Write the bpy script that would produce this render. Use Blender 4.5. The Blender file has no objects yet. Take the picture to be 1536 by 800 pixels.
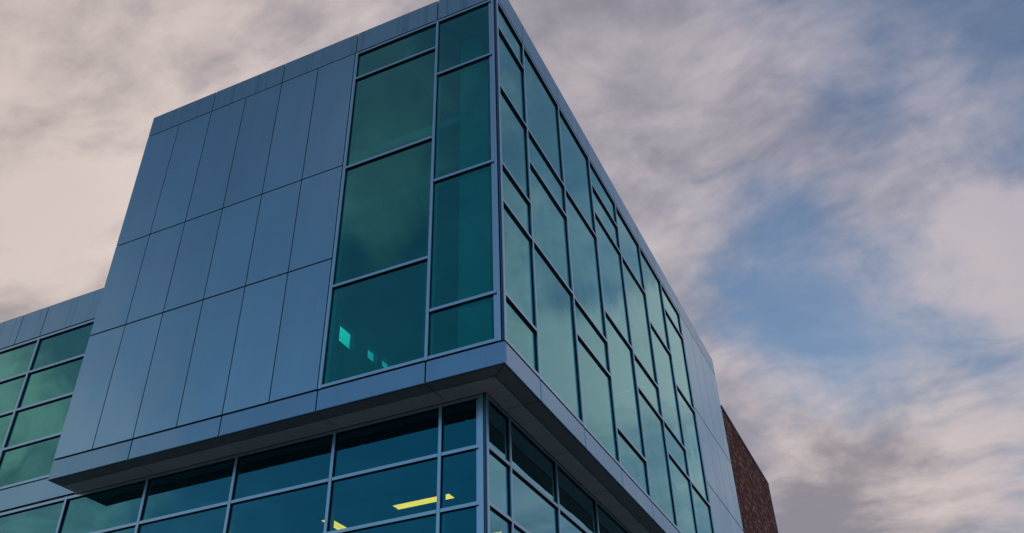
import bpy, math, random
from mathutils import Matrix, Vector
random.seed(7)
sc = bpy.context.scene
COL = sc.collection
G = -8.89                      # ground level; z = 0 is the underside of the projecting storeys
D1, D2 = 0.715, 0.695            # how far the lower storeys stand back at the front and at the side

# ------------------------------------------------------------------ node helpers
class NT:
    def __init__(s, tree): s.t = tree; s.n = tree.nodes; s.l = tree.links
    def new(s, kind, **kw):
        n = s.n.new(kind)
        for k, v in kw.items(): setattr(n, k, v)
        return n
    def put(s, sock, v):
        if isinstance(v, bpy.types.NodeSocket): s.l.new(v, sock)
        elif v is not None: sock.default_value = v
    def math(s, op, a, b=None, c=None, clamp=False):
        n = s.new('ShaderNodeMath', operation=op, use_clamp=clamp)
        s.put(n.inputs[0], a)
        if b is not None: s.put(n.inputs[1], b)
        if c is not None: s.put(n.inputs[2], c)
        return n.outputs[0]
    def vmath(s, op, a, b=None, out=0):
        n = s.new('ShaderNodeVectorMath', operation=op)
        s.put(n.inputs[0], a)
        if b is not None:
            if op == 'SCALE': s.put(n.inputs[3], b)
            else: s.put(n.inputs[1], b)
        return n.outputs[out]
    def dot(s, a, b): return s.vmath('DOT_PRODUCT', a, b, 1)
    def mix(s, f, a, b):
        n = s.new('ShaderNodeMix', data_type='RGBA', clamp_factor=True)
        s.put(n.inputs[0], f); s.put(n.inputs[6], a); s.put(n.inputs[7], b)
        return n.outputs[2]
    def smooth(s, v, lo, hi, a=0.0, b=1.0):
        n = s.new('ShaderNodeMapRange', interpolation_type='SMOOTHSTEP')
        s.put(n.inputs[0], v); s.put(n.inputs[1], lo); s.put(n.inputs[2], hi); s.put(n.inputs[3], a); s.put(n.inputs[4], b)
        return n.outputs[0]
    def noise(s, vec, scale, detail=4, rough=0.5, dist=0.0, color=False):
        n = s.new('ShaderNodeTexNoise')
        s.put(n.inputs['Vector'], vec); n.inputs['Scale'].default_value = scale; n.inputs['Detail'].default_value = detail
        n.inputs['Roughness'].default_value = rough; n.inputs['Distortion'].default_value = dist
        return n.outputs[1 if color else 0]

def rgba(c): return (c[0], c[1], c[2], 1.0)
def newmat(name):
    m = bpy.data.materials.new(name); m.use_nodes = True
    t = NT(m.node_tree); t.n.clear()
    out = t.new('ShaderNodeOutputMaterial')
    return m, t, out
def scaled(t, v):
    n = t.new('ShaderNodeMapping'); n.inputs['Scale'].default_value = v
    tc = t.new('ShaderNodeNewGeometry'); t.l.new(tc.outputs['Position'], n.inputs['Vector'])
    return n.outputs[0]

def metal_mat(name, base, metallic=0.8, rough=0.36, streak=0.0, wob=0.35, vary=0.07):
    m, t, out = newmat(name)
    b = t.new('ShaderNodeBsdfPrincipled'); t.l.new(b.outputs[0], out.inputs[0])
    pos = scaled(t, (1, 1, 1))
    oi = t.new('ShaderNodeObjectInfo')
    f = t.noise(scaled(t, (.5, .5, .35)), 1.3, 4, .6)
    var = t.math('MULTIPLY_ADD', t.math('SUBTRACT', oi.outputs['Random'], .5), vary, 1.0)
    var = t.math('MULTIPLY', var, t.math('MULTIPLY_ADD', t.math('SUBTRACT', f, .5), .18, 1.0))
    if streak:                                     # rain streaks of dirt running down
        s1 = t.noise(scaled(t, (7, 7, .18)), 1.0, 3, .6)
        s2 = t.smooth(s1, .48, .74)
        var = t.math('MULTIPLY', var, t.math('MULTIPLY_ADD', s2, -streak, 1.0))
    col = t.vmath('SCALE', rgba(base)[:3], var)
    t.l.new(col, b.inputs['Base Color'])
    b.inputs['Metallic'].default_value = metallic
    rn = t.noise(pos, 1.2, 3, .5)
    t.l.new(t.math('MULTIPLY_ADD', rn, .05, rough - .025), b.inputs['Roughness'])
    if wob:                                        # faint oil-canning of the sheet
        bp = t.new('ShaderNodeBump'); bp.inputs['Strength'].default_value = wob; bp.inputs['Distance'].default_value = .07
        t.l.new(t.noise(t.vmath('ADD', scaled(t, (.8, .8, .45)), t.vmath('SCALE', (17.3, 5.1, 9.7), oi.outputs['Random'])), 1.0, 1, .4), bp.inputs['Height'])
        t.l.new(bp.outputs[0], b.inputs['Normal'])
    return m

def plain_mat(name, base, rough=.7, spec=.3, nscale=4.0, amount=.25, bump=0.0):
    m, t, out = newmat(name)
    b = t.new('ShaderNodeBsdfPrincipled'); t.l.new(b.outputs[0], out.inputs[0])
    n = t.noise(scaled(t, (1, 1, 1)), nscale, 6, .6)
    t.l.new(t.vmath('SCALE', base, t.math('MULTIPLY_ADD', t.math('SUBTRACT', n, .5), amount, 1.0)), b.inputs['Base Color'])
    b.inputs['Roughness'].default_value = rough
    b.inputs['Specular IOR Level'].default_value = spec
    if bump:
        bp = t.new('ShaderNodeBump'); bp.inputs['Strength'].default_value = bump; bp.inputs['Distance'].default_value = .01
        t.l.new(n, bp.inputs['Height']); t.l.new(bp.outputs[0], b.inputs['Normal'])
    return m

def glass_mat(name, tint=(.07, .60, .56), refl=(.0, .66, .62), f0=.105, power=1.38, bump=.022, tilt=.010, dust=.0):
    """solar-control glazing: a teal coating that mirrors the sky and lets a little tinted light through"""
    m, t, out = newmat(name)
    tr = t.new('ShaderNodeBsdfTransparent'); gl = t.new('ShaderNodeBsdfGlossy')
    gl.inputs['Roughness'].default_value = 0.015
    oi = t.new('ShaderNodeObjectInfo')
    lw = t.new('ShaderNodeLayerWeight'); lw.inputs['Blend'].default_value = .5
    v = t.math('MULTIPLY_ADD', t.math('SUBTRACT', oi.outputs['Random'], .5), .08, 1.0)
    rc = t.mix(t.math('POWER', lw.outputs['Facing'], 1.6), rgba(refl), (.76, 1.06, .98, 1))      # the coating's teal pales towards grazing angles
    t.l.new(t.vmath('SCALE', rc, v), gl.inputs['Color'])
    tr.inputs['Color'].default_value = rgba(tint)
    f = t.math('MULTIPLY_ADD', t.math('POWER', lw.outputs['Facing'], power), 1 - f0, f0, clamp=True)
    bp = t.new('ShaderNodeBump'); bp.inputs['Strength'].default_value = 1.0; bp.inputs['Distance'].default_value = bump
    off = t.vmath('SCALE', (13.1, 7.7, 3.3), oi.outputs['Random'])
    wn = t.new('ShaderNodeTexWhiteNoise', noise_dimensions='1D'); t.l.new(oi.outputs['Random'], wn.inputs['W'])
    lean = t.dot(scaled(t, (1, 1, 1)), t.vmath('SCALE', t.vmath('SUBTRACT', wn.outputs['Color'], (.5, .5, .5)), 2 * tilt / bump))     # no two panes hang quite alike
    t.l.new(t.math('ADD', t.noise(t.vmath('ADD', scaled(t, (.55, .55, .4)), off), 1.0, 1.5, .45), lean), bp.inputs['Height'])
    t.l.new(bp.outputs[0], gl.inputs['Normal'])
    mx = t.new('ShaderNodeMixShader'); t.l.new(f, mx.inputs[0]); t.l.new(tr.outputs[0], mx.inputs[1]); t.l.new(gl.outputs[0], mx.inputs[2])
    last = mx.outputs[0]
    if dust:                                       # dried rain marks and dust lying on the pane
        d = t.new('ShaderNodeBsdfDiffuse'); d.inputs['Color'].default_value = (.35, .42, .44, 1)
        a = t.smooth(t.noise(scaled(t, (5, 5, 2.2)), 1.0, 6, .7), .48, .8, 0, dust)
        m2 = t.new('ShaderNodeMixShader'); t.l.new(a, m2.inputs[0]); t.l.new(last, m2.inputs[1]); t.l.new(d.outputs[0], m2.inputs[2]); last = m2.outputs[0]
    t.l.new(last, out.inputs[0])
    return m
def clear_mat(name):
    m, t, out = newmat(name)
    tr = t.new('ShaderNodeBsdfTransparent'); tr.inputs['Color'].default_value = (.97, .99, .985, 1)
    t.l.new(tr.outputs[0], out.inputs[0]); return m
def emit_mat(name, col, strength):
    m, t, out = newmat(name)
    e = t.new('ShaderNodeEmission'); e.inputs['Color'].default_value = rgba(col)
    n = t.noise(scaled(t, (1, 1, 1)), 6, 2)
    t.l.new(t.math('MULTIPLY', t.math('MULTIPLY_ADD', n, .3, .85), strength), e.inputs['Strength'])
    t.l.new(e.outputs[0], out.inputs[0]); return m
def brick_mat(name):
    m, t, out = newmat(name)
    b = t.new('ShaderNodeBsdfPrincipled'); t.l.new(b.outputs[0], out.inputs[0])
    g = t.new('ShaderNodeNewGeometry'); sx = t.new('ShaderNodeSeparateXYZ'); t.l.new(g.outputs['Position'], sx.inputs[0])
    cx = t.new('ShaderNodeCombineXYZ')
    t.l.new(t.math('ADD', sx.outputs[1], sx.outputs[0]), cx.inputs[0]); t.l.new(sx.outputs[2], cx.inputs[1])
    br = t.new('ShaderNodeTexBrick'); t.l.new(cx.outputs[0], br.inputs['Vector'])
    br.inputs['Color1'].default_value = (0, 0, 0, 1); br.inputs['Color2'].default_value = (1, 1, 1, 1); br.inputs['Mortar'].default_value = (.45, .45, .45, 1)
    br.inputs['Scale'].default_value = 1.0; br.inputs['Brick Width'].default_value = .28; br.inputs['Row Height'].default_value = .085
    br.inputs['Mortar Size'].default_value = .006; br.inputs['Bias'].default_value = 0.0
    rp = t.new('ShaderNodeValToRGB'); t.l.new(br.outputs['Color'], rp.inputs[0])
    e = rp.color_ramp.elements
    e[0].position = 0; e[0].color = (.18, .058, .041, 1); e[1].position = 1; e[1].color = (.62, .37, .30, 1)
    x = rp.color_ramp.elements.new(.60); x.color = (.25, .09, .066, 1)
    x = rp.color_ramp.elements.new(.74); x.color = (.29, .125, .096, 1)
    big = t.noise(scaled(t, (1, 1, 1)), .6, 4, .6)
    t.l.new(t.vmath('SCALE', rp.outputs[0], t.math('MULTIPLY_ADD', t.math('SUBTRACT', big, .5), .9, 1.0)), b.inputs['Base Color'])
    b.inputs['Roughness'].default_value = .9; b.inputs['Specular IOR Level'].default_value = .12
    bp = t.new('ShaderNodeBump'); bp.inputs['Strength'].default_value = .7; bp.inputs['Distance'].default_value = .02
    t.l.new(br.outputs['Color'], bp.inputs['Height']); t.l.new(bp.outputs[0], b.inputs['Normal'])
    return m

M = dict(
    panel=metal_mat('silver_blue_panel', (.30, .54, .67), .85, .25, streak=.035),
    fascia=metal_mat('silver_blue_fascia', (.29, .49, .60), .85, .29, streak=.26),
    shaded_lip=metal_mat('silver_blue_shaded_lip', (.235, .43, .56), .85, .24, streak=.05),  # darker copy of the cladding metal, its dark lower reflection put into the colour
    soffit=metal_mat('soffit_panel', (.50, .45, .42), .25, .42, wob=.15),
    soffit_lit=metal_mat('soffit_lit_panel', (.86, .82, .78), .0, .5, wob=0),  # inner strip paler: light thrown back by the glass put into the base colour
    frame=metal_mat('anodised_frame', (.42, .64, .76), .85, .30, wob=0),
    darkframe=metal_mat('dark_blue_frame', (.10, .17, .24), .8, .4, wob=0),
    gasket=plain_mat('black_gasket', (.012, .013, .015), .6),
    backing=plain_mat('dark_backing', (.02, .022, .025), .9),
    glass=glass_mat('teal_glass'),
    lowglass=glass_mat('teal_blue_glass', tint=(.17, .42, .55), refl=(.0, .58, .76), f0=.125, dust=.02, bump=.008, tilt=.003),
    clear=clear_mat('inner_glass'),
    greenpane=None,
    white=plain_mat('painted_plaster', (.62, .62, .60), .8),
    ceil=plain_mat('ceiling_tile', (.62, .62, .60), .9),
    conc=plain_mat('grey_concrete', (.32, .32, .31), .85, bump=.2),
    floor=plain_mat('carpet', (.12, .12, .13), .95),
    brick=brick_mat('brown_brick'),
    coping=metal_mat('dark_coping', (.16, .20, .22), .7, .45, wob=0),
    lamp=emit_mat('lamp_lens', (1.0, .36, .02), 5.5),
    faint=emit_mat('dim_lamp_lens', (1.0, .72, .5), .55),
    lampbody=plain_mat('lamp_body', (.55, .56, .55), .5),
    asphalt=plain_mat('asphalt', (.055, .055, .058), .9, .2, 8, .5, .4),
    paving=plain_mat('paving', (.24, .235, .22), .85, .2, 5, .3, .2),
    roof=plain_mat('roof_membrane', (.20, .20, .20), .9),
)
M['greenpane'] = glass_mat('green_pane', tint=(.12, 1.0, .86), refl=(.4, .9, .9), f0=.03, power=5)

# ------------------------------------------------------------------ mesh helpers
class MB:
    def __init__(s): s.v = []; s.f = []; s.mi = []
    def box(s, a, b, mi=0):
        x0, x1 = sorted((a[0], b[0])); y0, y1 = sorted((a[1], b[1])); z0, z1 = sorted((a[2], b[2]))
        k = len(s.v)
        s.v += [(x0,y0,z0),(x1,y0,z0),(x1,y1,z0),(x0,y1,z0),(x0,y0,z1),(x1,y0,z1),(x1,y1,z1),(x0,y1,z1)]
        mis = mi if isinstance(mi, (list, tuple)) else [mi]*6
        for q, m_ in zip(((0,3,2,1),(4,5,6,7),(0,1,5,4),(1,2,6,5),(2,3,7,6),(3,0,4,7)), mis):   # bottom top front(-y) right(+x) back left
            s.f.append(tuple(k+i for i in q)); s.mi.append(m_)
        return s
    def prism(s, poly, z0, z1, mi=0):               # poly counter-clockwise in x, y
        k = len(s.v); n = len(poly)
        s.v += [(x, y, z0) for x, y in poly] + [(x, y, z1) for x, y in poly]
        s.f.append(tuple(k+i for i in reversed(range(n)))); s.f.append(tuple(k+n+i for i in range(n)))
        s.mi += [mi, mi]
        for i in range(n):
            j = (i+1) % n
            s.f.append((k+i, k+j, k+n+j, k+n+i)); s.mi.append(mi)
        return s
    def build(s, name, mats, parent=None, bevel=0.0, local=False):
        me = bpy.data.meshes.new(name); me.from_pydata(s.v, [], s.f); me.update()
        for m_ in (mats if isinstance(mats, (list, tuple)) else [mats]): me.materials.append(m_)
        for p, i in zip(me.polygons, s.mi): p.material_index = i
        o = bpy.data.objects.new(name, me); COL.objects.link(o)
        if parent:
            o.parent = parent
            if not local:
                loc = Vector((0, 0, 0)); q = parent
                while q: loc -= q.location; q = q.parent
                o.location = loc
        if bevel:
            b = o.modifiers.new('edge', 'BEVEL'); b.width = bevel; b.segments = 2; b.limit_method = 'ANGLE'
        return o
def thing(name, label, cat, loc, group=None):
    o = bpy.data.objects.new(name, None); COL.objects.link(o); o.location = loc
    o.empty_display_size = .3
    o['label'] = label; o['category'] = cat
    if group: o['group'] = group
    return o

# ------------------------------------------------------------------ the office building
B = thing('office_building', 'modern office block with projecting silver blue metal clad corner and teal glass curtain walls', 'building', (0, 0, G))
XL, XG, XM, YE = -9.886, -3.628, -1.466, 19.08
ZB, P2, P1, ZF, ZR = .424, 3.31, 5.76, 9.30, 10.0
SX = [XL, -8.871, -7.846, -6.79, -5.724, -4.679, XG]
RY = [1.463, 3.597, 5.722, 7.828, 9.987, 12.15, 14.28]
QY = [14.28, 15.70, 16.92, 18.20, YE]
g = .0105; gh = .015
def fpanel(x0, x1, z0, z1, mat='panel', name='cladding_panel', y=0.0, bev=.006):      # on the front
    MB().box((x0+g, y, z0+gh), (x1-g, y+.045, z1-gh)).build(name, M[mat], B, bev)
def spanel(y0, y1, z0, z1, mat='panel', name='cladding_panel', x=0.0, bev=.006):      # on the side
    MB().box((x-.045, y0+g, z0+gh), (x, y1-g, z1-gh)).build(name, M[mat], B, bev)
rows = [(ZB, P2), (P2, P1), (P1, ZF)]
for i in range(6):
    for z0, z1 in rows: fpanel(SX[i], SX[i+1] - (.012 if i == 5 else 0), z0, z1)
for i in range(4):
    for z0, z1 in rows: spanel(QY[i], QY[i+1], z0, z1)
fj = [XL, SX[2], SX[4], XG, XM, 0.0]
for i in range(5):
    x1 = fj[i+1] + (g if i == 4 else 0)
    fpanel(fj[i], x1, ZF, ZR, 'fascia', 'roof_fascia')
    fpanel(fj[i], x1, -.019, ZB, 'shaded_lip', 'base_fascia', bev=.014)
rj = [.046-g] + RY + [16.6, YE]
for i in range(len(rj)-1):
    spanel(rj[i], rj[i+1], ZF, ZR, 'fascia', 'roof_fascia')
    spanel(rj[i], rj[i+1], -.019, ZB, 'shaded_lip', 'base_fascia', bev=.014)

# shell behind the panels: solid front and side, left wall with its three small openings, back wall, roof
w = MB()
w.box((XL+.05, .09, ZB+.02), (XG-.02, .19, ZF))
w.box((-.19, RY[6]+.03, ZB+.02), (-.09, YE-.06, ZF))
w.box((XL+.05, YE-.16, ZB), (-.17, YE-.05, ZF))
wins = [(8.60, 9.46, 7.88, 8.60), (10.30, 10.88, 8.13, 8.60), (11.20, 11.78, 8.27, 8.66)]
ys = [.17] + [a for wn in wins for a in wn[:2]] + [YE-.17]
for i in range(0, len(ys), 2): w.box((-9.83, ys[i], ZB), (-9.70, ys[i+1], ZF))
for y0, y1, z0, z1 in wins:
    w.box((-9.83, y0, ZB), (-9.70, y1, z0)); w.box((-9.83, y0, z1), (-9.70, y1, ZF))
w.build('structural_wall', M['white'], B)
s = MB()                                            # dark membrane seen in the open joints
s.box((XL+.03, .072, .03), (XG-.03, .08, ZR-.03)); s.box((-.081, RY[6]+.06, .03), (-.073, YE-.05, ZR-.03))
s.box((XG-.03, .072, ZF+.02), (-.09, .08, ZR-.03)); s.box((XG-.03, .072, .03), (-.09, .08, ZB-.01))
s.box((-.081, .06, ZF+.02), (-.073, RY[6]+.06, ZR-.03)); s.box((-.081, .06, .03), (-.073, RY[6]+.06, ZB-.01))
s.build('joint_backing', M['backing'], B)
for y0, y1, z0, z1 in wins:
    f = MB(); x0, x1 = -9.85, -9.80; k = .03
    f.box((x0, y0+.002, z0+.002), (x1, y0+k, z1-.002)); f.box((x0, y1-k, z0+.002), (x1, y1-.002, z1-.002))
    f.box((x0, y0+k, z0+.002), (x1, y1-k, z0+k)); f.box((x0, y0+k, z1-k), (x1, y1-k, z1-.002))
    fr = f.build('window', M['frame'], B)
    MB().box((-9.835, y0+k, z0+k), (-9.825, y1-k, z1-k), [1,1,1,1,1,0]).build('pane', [M['greenpane'], M['clear']], fr)
# metal on the hidden left and rear sides of the projecting storeys
ly = [.046-g, 2.2, 4.4, 6.6, 8.65]
for z0, z1 in rows + [(0, ZB), (ZF, ZR)]:
    for i in range(len(ly)-1):
        if z0 < 5.2 and i > 0: continue
        MB().box((XL, ly[i]+g, z0+g), (XL+.045, ly[i+1]-g, z1-g)).build('end_panel', M['panel'], B, .006)
MB().box((XL+.048, .06, 5.3), (-9.84, 8.64, 9.9)).box((XL, 11.9, 5.3), (-9.84, YE, ZR-.02)).box((XL, 8.66, 8.9), (-9.84, 11.89, ZR-.02)) \
    .box((XL, 8.66, 5.3), (-9.84, 11.89, 7.8)).build('end_wall', M['panel'], B)
MB().box((XL+.06, .09, ZF+.01), (-.09, YE-.05, ZF+.35)).box((XL+.05, .09, ZF+.36), (XL+.25, YE-.05, ZR-.02)).box((-.26, .3, ZF+.36), (-.09, YE-.05, ZR-.02)) \
    .box((XL+.26, .09, ZF+.36), (-.09, .27, ZR-.02)).box((XL+.26, YE-.25, ZF+.36), (-.27, YE-.05, ZR-.02)).build('roof', M['roof'], B)

# ---- curtain walls: cap outside, body inside, a gasket line between them; every pane its own sub-part
CW = .058
class Wall:
    """front=True: glass in the plane y = p, positions run along x; otherwise plane x = p, positions along y"""
    def __init__(s, front, p): s.fr = front; s.p = p; s.cap = MB(); s.panes = []
    def _box(s, mb, a0, a1, z0, z1, d0, d1, mi=0):
        if s.fr: mb.box((a0, s.p+d0, z0), (a1, s.p+d1, z1), mi)
        else: mb.box((s.p-d0, a0, z0), (s.p-d1, a1, z1), mi)
    def bar(s, a0, a1, z0, z1, out=0.0):
        s._box(s.cap, a0, a1, z0, z1, out, .024, 0)
        e = .003
        s._box(s.cap, a0-e, a1+e, z0-e, z1+e, .025, .047, 1)      # black gasket just wider than the cap
        s._box(s.cap, a0+.004, a1-.004, z0+.004, z1-.004, .067, .20, 0)
    def mull(s, a, z0, z1, wd=CW): s.bar(a-wd/2, a+wd/2, z0, z1)
    def tran(s, z, a0, a1, wd=CW): s.bar(a0+CW/2+.007, a1-CW/2-.007, z-wd/2, z+wd/2, .003)
    def pane(s, a0, a1, z0, z1, mat): s.panes.append((a0, a1, z0, z1, mat))
    def column(s, a0, a1, zs, z0, z1, mat='glass'):
        for z in zs: s.tran(z, a0, a1)
        lv = [z0] + sorted(zs) + [z1]
        for i in range(len(lv)-1): s.pane(a0, a1, lv[i], lv[i+1], mat)
    def build(s, name):
        o = s.cap.build(name, [M['frame'], M['gasket']], B)
        for a0, a1, z0, z1, mat in s.panes:
            mb = MB(); e = .016
            if s.fr: mb.box((a0+e, s.p+.049, z0+e), (a1-e, s.p+.065, z1-e), [1,1,0,1,1,1])
            else: mb.box((s.p-.065, a0+e, z0+e), (s.p-.049, a1-e, z1-e), [1,1,1,0,1,1])
            mb.build('window_pane', [M[mat], M['clear']], o)
        return o
# upper front
A = Wall(True, 0.0)
jl = XG+.034; jr = -.092
A.bar(jl-.034, jl+.034, ZB+.012, ZF-.012); A.mull(XM, ZB+.012, ZF-.012); A.bar(jr-.030, jr+.028, ZB+.012, ZF-.012)
for a0, a1 in ((jl, XM), (XM, jr)):
    A.tran(ZB+.05, a0, a1); A.tran(ZF-.05, a0, a1)
A.column(jl, XM, [2.62, 5.66, 8.39], ZB+.05, ZF-.05)
A.column(XM, jr, [1.43, 4.45, 7.49], ZB+.05, ZF-.05)
A.build('curtain_wall')
# corner post between the two faces
MB().box((-.052, .022, ZB+.012), (-.012, .06, ZF-.012)).box((-.040, .004, ZB+.012), (-.022, .021, ZF-.012)) \
    .build('corner_post', M['darkframe'], B, .004)
# upper side
S = Wall(False, 0.0)
y0 = .062
S.bar(y0-.034, y0+.034, ZB+.012, ZF-.012)
for y in RY: S.mull(y, ZB+.012, ZF-.012)
lev = [[1.41, 3.5, 4.43, 6.57, 8.40], [3.53, 5.64, 6.57], [2.60, 3.5, 6.56], [1.40, 4.43, 7.46, 8.38], [3.42, 4.38, 7.46], [2.56, 3.46, 6.56], [2.55, 5.60, 8.30]]
ya = [y0] + RY
for i in range(7):
    S.tran(ZB+.05, ya[i], ya[i+1]); S.tran(ZF-.05, ya[i], ya[i+1])
    S.column(ya[i], ya[i+1], lev[i], ZB+.05, ZF-.05)
S.build('curtain_wall')

# ---- soffit under the projection: mitred border strip, then a field strip up to the glass
bo = .335
def soff(poly, mat='soffit'): MB().prism(poly, 0.0, .03).build('soffit_panel', M[mat], B, .004)
h = .010
sj = [XL, SX[2], SX[4], XG, XM]
for i in range(5):
    a = sj[i] + h; b = (sj[i+1] - h) if i < 4 else None
    if b is None:
        soff([(a, .048), (-.056, .048), (-bo-.009+.007, bo-h), (a, bo-h)])
        soff([(a, bo+h), (-bo-h-.004, bo+h), (-D2-.004, D1-.002), (a, D1-.002)], 'soffit_lit')
    else:
        soff([(a, .048), (b, .048), (b, bo-h), (a, bo-h)])
        soff([(a, bo+h), (b, bo+h), (b, D1-.002), (a, D1-.002)], 'soffit_lit')
yj = RY + [16.6, YE]
soff([(-.048, .056), (-.048, yj[0]-h), (-bo+h, yj[0]-h), (-bo+h, bo+.004)])
soff([(-bo-h, bo+.018), (-bo-h, yj[0]-h), (-D2+.002, yj[0]-h), (-D2+.002, D1-.012)], 'soffit_lit')
for i in range(len(yj)-1):
    soff([(-.048, yj[i]+h), (-.048, yj[i+1]-h), (-bo+h, yj[i+1]-h), (-bo+h, yj[i]+h)])
    soff([(-bo-h, yj[i]+h), (-bo-h, yj[i+1]-h), (-D2+.002, yj[i+1]-h), (-D2+.002, yj[i]+h)], 'soffit_lit')
MB().box((XL+.05, .09, .034), (-.09, YE-.06, ZB-.03)).build('floor_slab', M['backing'], B)
# head trim where the soffit meets the lower glass
MB().box((XL+.01, D1-.05, -.022), (-D2+.05, D1-.004, -.002)).box((-D2+.004, D1-.003, -.022), (-D2+.05, YE, -.002)).build('head_trim', M['soffit_lit'], B)

# ---- lower storeys, set back
LX = [-1.56, -3.70, -5.86, -8.00, -10.12, -12.26, -14.40, -16.54, -18.68]
LYm = [1.677, 3.80, 5.99, 8.13, 10.26, 12.40, 14.53, 16.66, 18.80]
LZ = [-.958, -1.92, -2.88, -3.84, -4.80, -5.76, -6.72, -7.68]
zb = G + .25; zt = -.06
L = Wall(True, D1)
c0 = -D2 - .10
L.bar(c0-.04, c0+.04, zb, -.024)
xs = [c0] + LX
for x in LX: L.mull(x, zb, -.024)
for i in range(len(xs)-1):
    L.tran(zt, xs[i+1], xs[i]); L.tran(zb+.04, xs[i+1], xs[i])
    zs = LZ[:4] if i < 6 else LZ[:2]
    L.column(xs[i+1], xs[i], LZ[:5], zb+.04, zt, 'lowglass')
L.build('curtain_wall')
MB().box((-D2-.058, D1+.018, zb), (-D2-.014, D1+.06, -.024)).box((-D2-.045, D1+.003, zb), (-D2-.025, D1+.017, -.024)).build('corner_post', M['darkframe'], B, .004)
R_ = Wall(False, -D2)
r0 = D1 + .066
R_.bar(r0-.034, r0+.034, zb, -.024)
for y in LYm: R_.mull(y, zb, -.024)
ys_ = [r0] + LYm
for i in range(len(ys_)-1):
    R_.tran(zt, ys_[i], ys_[i+1]); R_.tran(zb+.04, ys_[i], ys_[i+1])
    R_.column(ys_[i], ys_[i+1], LZ[:4], zb+.04, zt, 'lowglass')
R_.build('curtain_wall')
MB().box((-19.9, D1+.02, G), (-D2-.02, D1+.25, zb-.005)).box((-D2-.25, D1+.26, G), (-D2-.02, YE, zb-.005)).build('plinth', M['conc'], B)

# ---- the lower wing to the left, in the same plane as the lower storeys
WR, W0, W1 = 5.355, .52, 4.46
W = Wall(True, D1)
WX = [XL-.03, -12.58, -14.72, -16.86, -18.98]
W.bar(WX[0]-.034-.001, WX[0]+.033-.001, W0+.012, W1-.012)
for x in WX[1:]: W.mull(x, W0+.012, W1-.012)
for i in range(4):
    W.tran(W0+.045, WX[i+1], WX[i]); W.tran(W1-.045, WX[i+1], WX[i])
    W.column(WX[i+1], WX[i], [1.53, 2.50, 3.48], W0+.045, W1-.045)
W.build('curtain_wall')
wj = [XL-.002, -12.585, -13.43, -15.6, -17.7, -19.9]
for i in range(5): fpanel(wj[i+1], wj[i], W1, WR, 'fascia', 'roof_fascia', D1)
wj2 = [XL-.002, -14.72, -19.9]
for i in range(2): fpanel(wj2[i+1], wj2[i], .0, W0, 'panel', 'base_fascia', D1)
wg = MB()
wg.box((-19.9, D1+.06, W1+.02), (XL-.03, D1+.2, WR-.02)); wg.box((-19.9, D1+.06, .02), (XL-.03, D1+.2, W0-.01))
wg.box((-19.9, D1+.21, W1+.03), (XL-.03, 16, W1+.4)); wg.box((-19.9, D1+.21, .02), (XL-.03, 16, .42))
wg.box((-19.9, 15.9, .43), (XL-.03, 16, W1+.02)); wg.box((-19.9, D1+.21, .43), (-19.75, 15.89, W1+.02))
wg.box((XL-.03, D1+.25, .43), (XL+.03, 15.89, 4.4))
wg.build('wing_shell', M['white'], B)

# ---- interiors seen through the glass
i1 = MB()                                           # gallery and upper floor
i1.box((-9.6, 1.30, 7.28), (-1.25, 6.4, 7.5)); i1.build('gallery', M['ceil'], B)
MB().box((-5.2, 8.9, 4.24), (-.3, 18.8, 4.5)).build('upper_floor', M['ceil'], B)
MB().box((-9.65, .3, ZB+.01), (-.28, 18.8, ZB+.05)).build('carpet', M['floor'], B)
def col_(x, y, z0, z1, a=.24):
    MB().box((x-a, y-a, z0), (x+a, y+a, z1)).build('column', M['white'], B, .01)
col_(-1.05, 1.02, ZB+.06, ZF-.01, .23)
for y in (4.7, 9.0, 13.2): col_(-1.1, y, ZB+.06, ZF-.01, .2)
col_(-4.45, .95, ZB+.06, ZF-.01, .2); col_(-7.0, 11.6, ZB+.06, ZF-.01, .2)
MB().box((-9.6, 12.4, ZB+.06), (-5.3, 12.55, ZF-.01)).build('partition', M['white'], B)
for x in (-2.4, -4.6, -6.8): MB().box((x-.12, .35, 8.86), (x+.12, 18.6, 9.292)).build('ceiling_beam', M['white'], B)
for x, y in ((-3.78, .50), (-2.55, 1.9), (-2.0, 2.4)): MB().box((x-.06, y-.09, ZB+.06), (x+.06, y+.09, 7.27)).build('column', M['conc'], B)
lo = MB()
lo.box((-19.7, D1+.27, -.5), (-D2-.27, YE-.3, -.03)); lo.build('ceiling', M['ceil'], B)
MB().box((-19.7, D1+.23, -.5), (-D2-.25, D1+.26, -.03)).box((-D2-.26, D1+.23, -.5), (-D2-.23, YE-.31, -.03)).build('spandrel_backing', M['backing'], B)
MB().box((-19.7, D1+.22, -4.75), (-D2-.22, YE-.3, -4.35)).build('floor_slab', M['conc'], B)
MB().box((-19.7, 9.4, -4.34), (-3.2, 9.55, -.51)).box((-19.7, YE-.28, G), (-D2-.02, YE-.1, -.02)).box((-19.9, D1+.26, G), (-19.72, YE-.1, -.02)) \
    .build('partition', M['white'], B)
MB().box((-19.7, 2.4, -.72), (-D2-.3, 2.6, -.51)).box((-19.7, 6.6, -.72), (-D2-.3, 6.8, -.51)).build('ceiling_beam', M['white'], B)
MB().box((-19.7, D1+.23, -.93), (-D2-.25, D1+.26, -.51)).box((-D2-.26, D1+.23, -.93), (-D2-.23, YE-.31, -.51)).build('spandrel_backing', M['backing'], B)
for x, y in ((-9.2, 2.5), (-1.9, 6.7)): col_(x, y, -4.34, -.73, .2)

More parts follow.
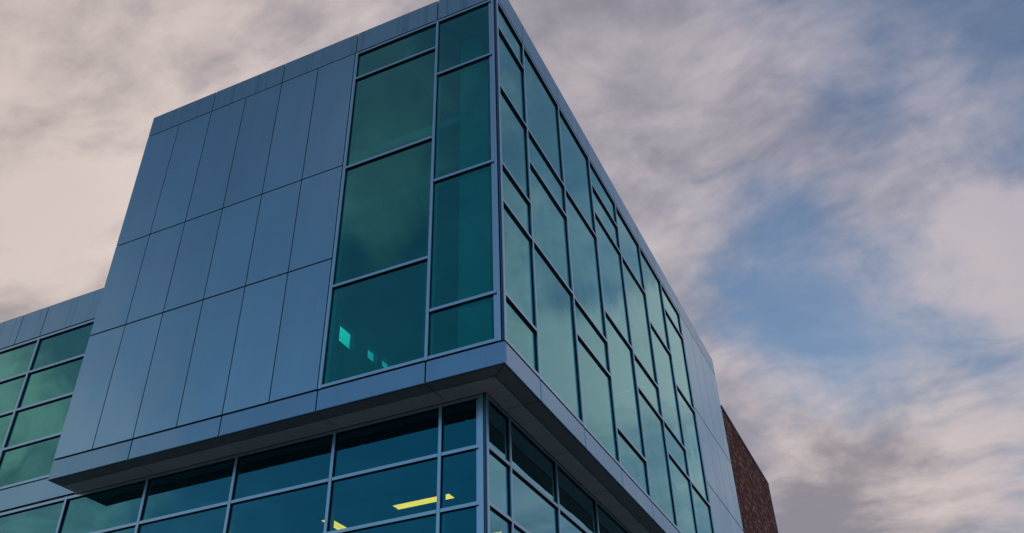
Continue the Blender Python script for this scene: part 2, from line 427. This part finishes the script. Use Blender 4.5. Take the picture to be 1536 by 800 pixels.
# ---- ceiling lights: each one hangs from a ceiling, so it stands alone
def lamp(label, loc, rz, length=1.22, width=.27, lens='lamp'):
    t = thing('ceiling_light', label, 'ceiling light', loc, 'lit ceiling lights inside the building')
    t.rotation_euler = (0, 0, rz)
    hl, hw = length/2, width/2
    b = MB(); b.box((-hl, -hw, .02), (hl, hw, .055)); b.box((-hl, -hw, 0), (hl, -hw+.02, .0195)); b.box((-hl, hw-.02, 0), (hl, hw, .0195))
    b.box((-hl, -hw+.021, 0), (-hl+.02, hw-.021, .0195)); b.box((hl-.02, -hw+.021, 0), (hl, hw-.021, .0195))
    for q in (-.4, .4): b.box((hl*q*2-.01, -.01, .056), (hl*q*2+.01, .01, .10))
    b.build('housing', M['lampbody'], t, 0, True)
    for sgn in (-1, 1):
        MB().box((-hl+.025, sgn*.022, -.004), (hl-.025, sgn*(hw-.03), .015)).build('lens', M[lens], t, 0, True)
    return t
lamp('yellow lit strip light behind the lower front glass, close to the corner bay', (-3.24, 3.145, -.602), 0, 1.28)
lamp('yellow lit strip light behind a lower front mullion, only its slanted end showing', (-5.40, 3.62, -.602), math.pi/2)
lamp('yellow lit light low behind the narrow side glass just right of the corner post', (-2.70, 5.92, -.602), math.pi/2)
lamp('faint thin light streak behind the tall upper side glazing', (-.62, 9.33, 4.135), 0, .98, .10, 'faint')

# ------------------------------------------------------------------ the brick building beyond
K = thing('brick_building', 'dark brown brick block with thin metal coping rising beyond the glass side', 'building', (-6, 23, G))
bw = MB(); bw.box((-12, 19.16, G), (0, 27.33, 7.99)); bw.build('wall', M['brick'], K)
MB().box((-12.03, 19.14, 7.992), (.035, 27.37, 8.08)).build('coping', M['coping'], K, .006)
MB().box((.002, 27.29, G+.2), (.03, 27.345, 7.985)).build('corner_trim', M['frame'], K)

# ------------------------------------------------------------------ ground
def structure(mb, name, mat):
    o = mb.build(name, mat); o['kind'] = 'structure'; return o
gm = MB(); gm.box((-1500, -1500, G-.5), (1500, 1500, G-.12)); structure(gm, 'ground', M['asphalt'])
pv = MB(); pv.box((-24, -3.2, G-.118), (4.2, D1+.015, G-.002)); pv.box((-D2-.015, D1+.016, G-.118), (4.2, 32, G-.002)); structure(pv, 'pavement', M['paving'])

# ------------------------------------------------------------------ sky
SUN_EL, SUN_AZ = 14.0, 128.0                          # the sun is behind the block and behind cloud
W_ = bpy.data.worlds.new('World'); sc.world = W_; W_.use_nodes = True
t = NT(W_.node_tree); t.n.clear()
out = t.new('ShaderNodeOutputWorld'); bg = t.new('ShaderNodeBackground'); t.l.new(bg.outputs[0], out.inputs[0])
bg.inputs['Strength'].default_value = .1
sky = t.new('ShaderNodeTexSky'); sky.sky_type = 'NISHITA'; sky.sun_disc = False
sky.sun_elevation = math.radians(SUN_EL); sky.sun_rotation = math.radians(90 - SUN_AZ); sky.altitude = 100; sky.air_density = 1.2; sky.dust_density = .6; sky.ozone_density = 2.5
tc = t.new('ShaderNodeTexCoord'); d = t.vmath('NORMALIZE', tc.outputs['Generated'])
def blobs(lst):
    tot = None
    for (x, y, z), k, a in lst:
        L_ = math.sqrt(x*x+y*y+z*z)
        e = t.math('MULTIPLY', t.math('EXPONENT', t.math('MULTIPLY', t.math('SUBTRACT', t.dot(dw, (x/L_, y/L_, z/L_)), 1.0), k)), a)
        tot = e if tot is None else t.math('ADD', tot, e)
    return tot
# cloud layer: directions laid onto a flat layer overhead, warped, then several sizes of noise
sz = t.new('ShaderNodeSeparateXYZ'); t.l.new(d, sz.inputs[0])
inv = t.math('DIVIDE', 1.0, t.math('ADD', t.math('MAXIMUM', sz.outputs[2], 0.0), .30))
lay = t.vmath('SCALE', d, inv)
warp = t.vmath('SCALE', t.vmath('SUBTRACT', t.noise(lay, 2.4, 3, .5, color=True), (.5, .5, .5)), .22)
lw_ = t.vmath('ADD', lay, warp)
dw = t.vmath('NORMALIZE', t.vmath('ADD', d, t.vmath('SCALE', t.vmath('SUBTRACT', t.noise(d, 7.0, 6, .58, color=True), (.5, .5, .5)), .17)))
n_big = t.noise(t.vmath('MULTIPLY', lw_, (.8, 1.25, 1.0)), 2.6, 5, .52)
n_med = t.noise(t.vmath('ADD', t.vmath('MULTIPLY', lw_, (.8, 1.25, 1.0)), (3.1, 8.2, 1.7)), 5.5, 8, .58)
n_fine = t.noise(t.vmath('ADD', lw_, (7.1, 1.2, 5.7)), 12.0, 6, .58)
def sub(n): return t.math('SUBTRACT', n, .5)
# cover: where the cloud is thick enough to hide the blue
cover = t.math('ADD', t.math('MULTIPLY', sub(n_big), 1.25), t.math('MULTIPLY', sub(n_med), 1.05))
cover = t.math('ADD', t.math('ADD', cover, t.math('MULTIPLY', sub(n_fine), .25)), t.math('ADD', .0, blobs([
    ((-.62, .38, .68), 5, .75), ((.02, .93, .34), 40, .40), ((-.08, .68, .72), 30, .22), ((.13, .845, .52), 220, .75), ((-.10, .90, .42), 80, .2),
    ((-.045, .84, .54), 160, -.42), ((.02, .862, .508), 120, -.90), ((-.045, .84, .54), 120, -.15), ((-.10,.80,.59), 200, -.15), ((.07, .89, .45), 260, -.2), ((.03, .79, .61), 60, .60), ((.0, .80, .60), 160, .12), ((.12, .72, .69), 50, -.36), ((.22, .70, .68), 50, -.70), ((.02, .70, .72), 120, -.15), ((-.09, .80, .59), 150, -.22), ((.16,.90,.42), 140, -.35),
    ((-.42, -.76, .42), 4, -.75), ((-.76, -.55, .33), 60, .65), ((-.74, -.51, .44), 90, .40), ((-.40, -.57, .72), 150, 1.0), ((-.45, -.63, .64), 420, .9), ((-.60, -.50, .64), 20, -.30), ((.38, .74, .55), 50, .70)])))
mask = t.smooth(cover, -.42, .44, .20, 1.0)
# shade: bright tops against grey mauve undersides
shade = t.math('ADD', t.math('MULTIPLY', sub(n_med), 2.3), t.math('MULTIPLY', sub(n_fine), 1.05))
shade = t.math('ADD', shade, t.math('MULTIPLY', sub(n_big), .5))
shade = t.math('ADD', shade, t.math('ADD', .43, blobs([
    ((-.70, .415, .575), 120, .50), ((-.63, .32, .705), 110, .26), ((-.53, .42, .743), 120, .05), ((-.60, .42, .66), 80, -.16), ((-.64, .30, .71), 60, .16), ((.125, .845, .52), 350, .85), ((-.045, .907, .415), 140, .42), ((.07, .93, .36), 90, .16),
    ((.06, .945, .32), 60, -.12), ((-.09, .945, .318), 260, -.62), ((.12, .80, .59), 60, -.10), ((-.70, .47, .54), 400, -.12), ((.34, .74, .56), 35, .62), ((-.41, -.58, .70), 60, -.35)])))
shade = t.smooth(shade, -.05, 1.05)
warm = t.math('ADD', 0.0, blobs([((-.70, .36, .60), 4.5, 1.0), ((0, .93, .34), 45, .6), ((-.76, -.55, .36), 30, .8)]), clamp=True)
dark = t.mix(warm, (2.45, 2.45, 3.2, 1), (2.9, 2.6, 2.8, 1))
lite = t.mix(warm, (4.35, 4.12, 4.95, 1), (6.9, 5.85, 5.4, 1))
cloud = t.mix(shade, dark, lite)
blue = t.vmath('MULTIPLY', sky.outputs[0], (.76, .98, 1.12))
final = t.mix(mask, blue, cloud)
glow = blobs([((-.47, .64, .60), 110, 2.2)])           # bright patch added to the hidden sky to brighten the small teal windows
deep = blobs([((-.50, -.42, .78), 7, -.48), ((-.45, -.78, .42), 9, .72)])   # unseen sky behind the camera, dimmed overhead and brightened low to tone the panels
final = t.vmath('SCALE', final, t.math('ADD', t.math('ADD', 1.0, glow), deep))
t.l.new(final, bg.inputs['Color'])

sun = bpy.data.lights.new('sun', 'SUN'); sun.energy = .5; sun.angle = math.radians(14); sun.color = (1, .86, .74)
so = bpy.data.objects.new('sun', sun); COL.objects.link(so)
az, el = math.radians(SUN_AZ), math.radians(SUN_EL)
dv = Vector((math.cos(az)*math.cos(el), math.sin(az)*math.cos(el), math.sin(el)))
so.rotation_euler = dv.to_track_quat('Z', 'Y').to_euler(); so.location = dv*60

# ------------------------------------------------------------------ camera
cam = bpy.data.cameras.new('camera'); co = bpy.data.objects.new('camera', cam); COL.objects.link(co)
cam.sensor_fit = 'HORIZONTAL'; cam.sensor_width = 36.0; cam.lens = 1353.77/1536*36.0
cam.clip_start = .1; cam.clip_end = 5000
R = Matrix(((0.907225780543374, 0.267691501226664, 0.3244728698804891), (0.4198155594948759, -0.5278193958766692, -0.738350581595486), (-0.026387101460187277, 0.8060694421124045, -0.5912324207696384)))
co.matrix_world = Matrix.Translation((5.18437834, -11.40236194, -7.28818088)) @ R.to_4x4()
sc.camera = co

sc.render.engine = 'CYCLES'
c = sc.cycles
c.use_denoising = True; c.max_bounces = 10; c.transparent_max_bounces = 24; c.glossy_bounces = 6; c.diffuse_bounces = 4
c.sample_clamp_indirect = 6
sc.view_settings.view_transform = 'Standard'; sc.view_settings.look = 'None'; sc.view_settings.exposure = 0; sc.view_settings.gamma = 1
sc.view_settings.use_curve_mapping = False
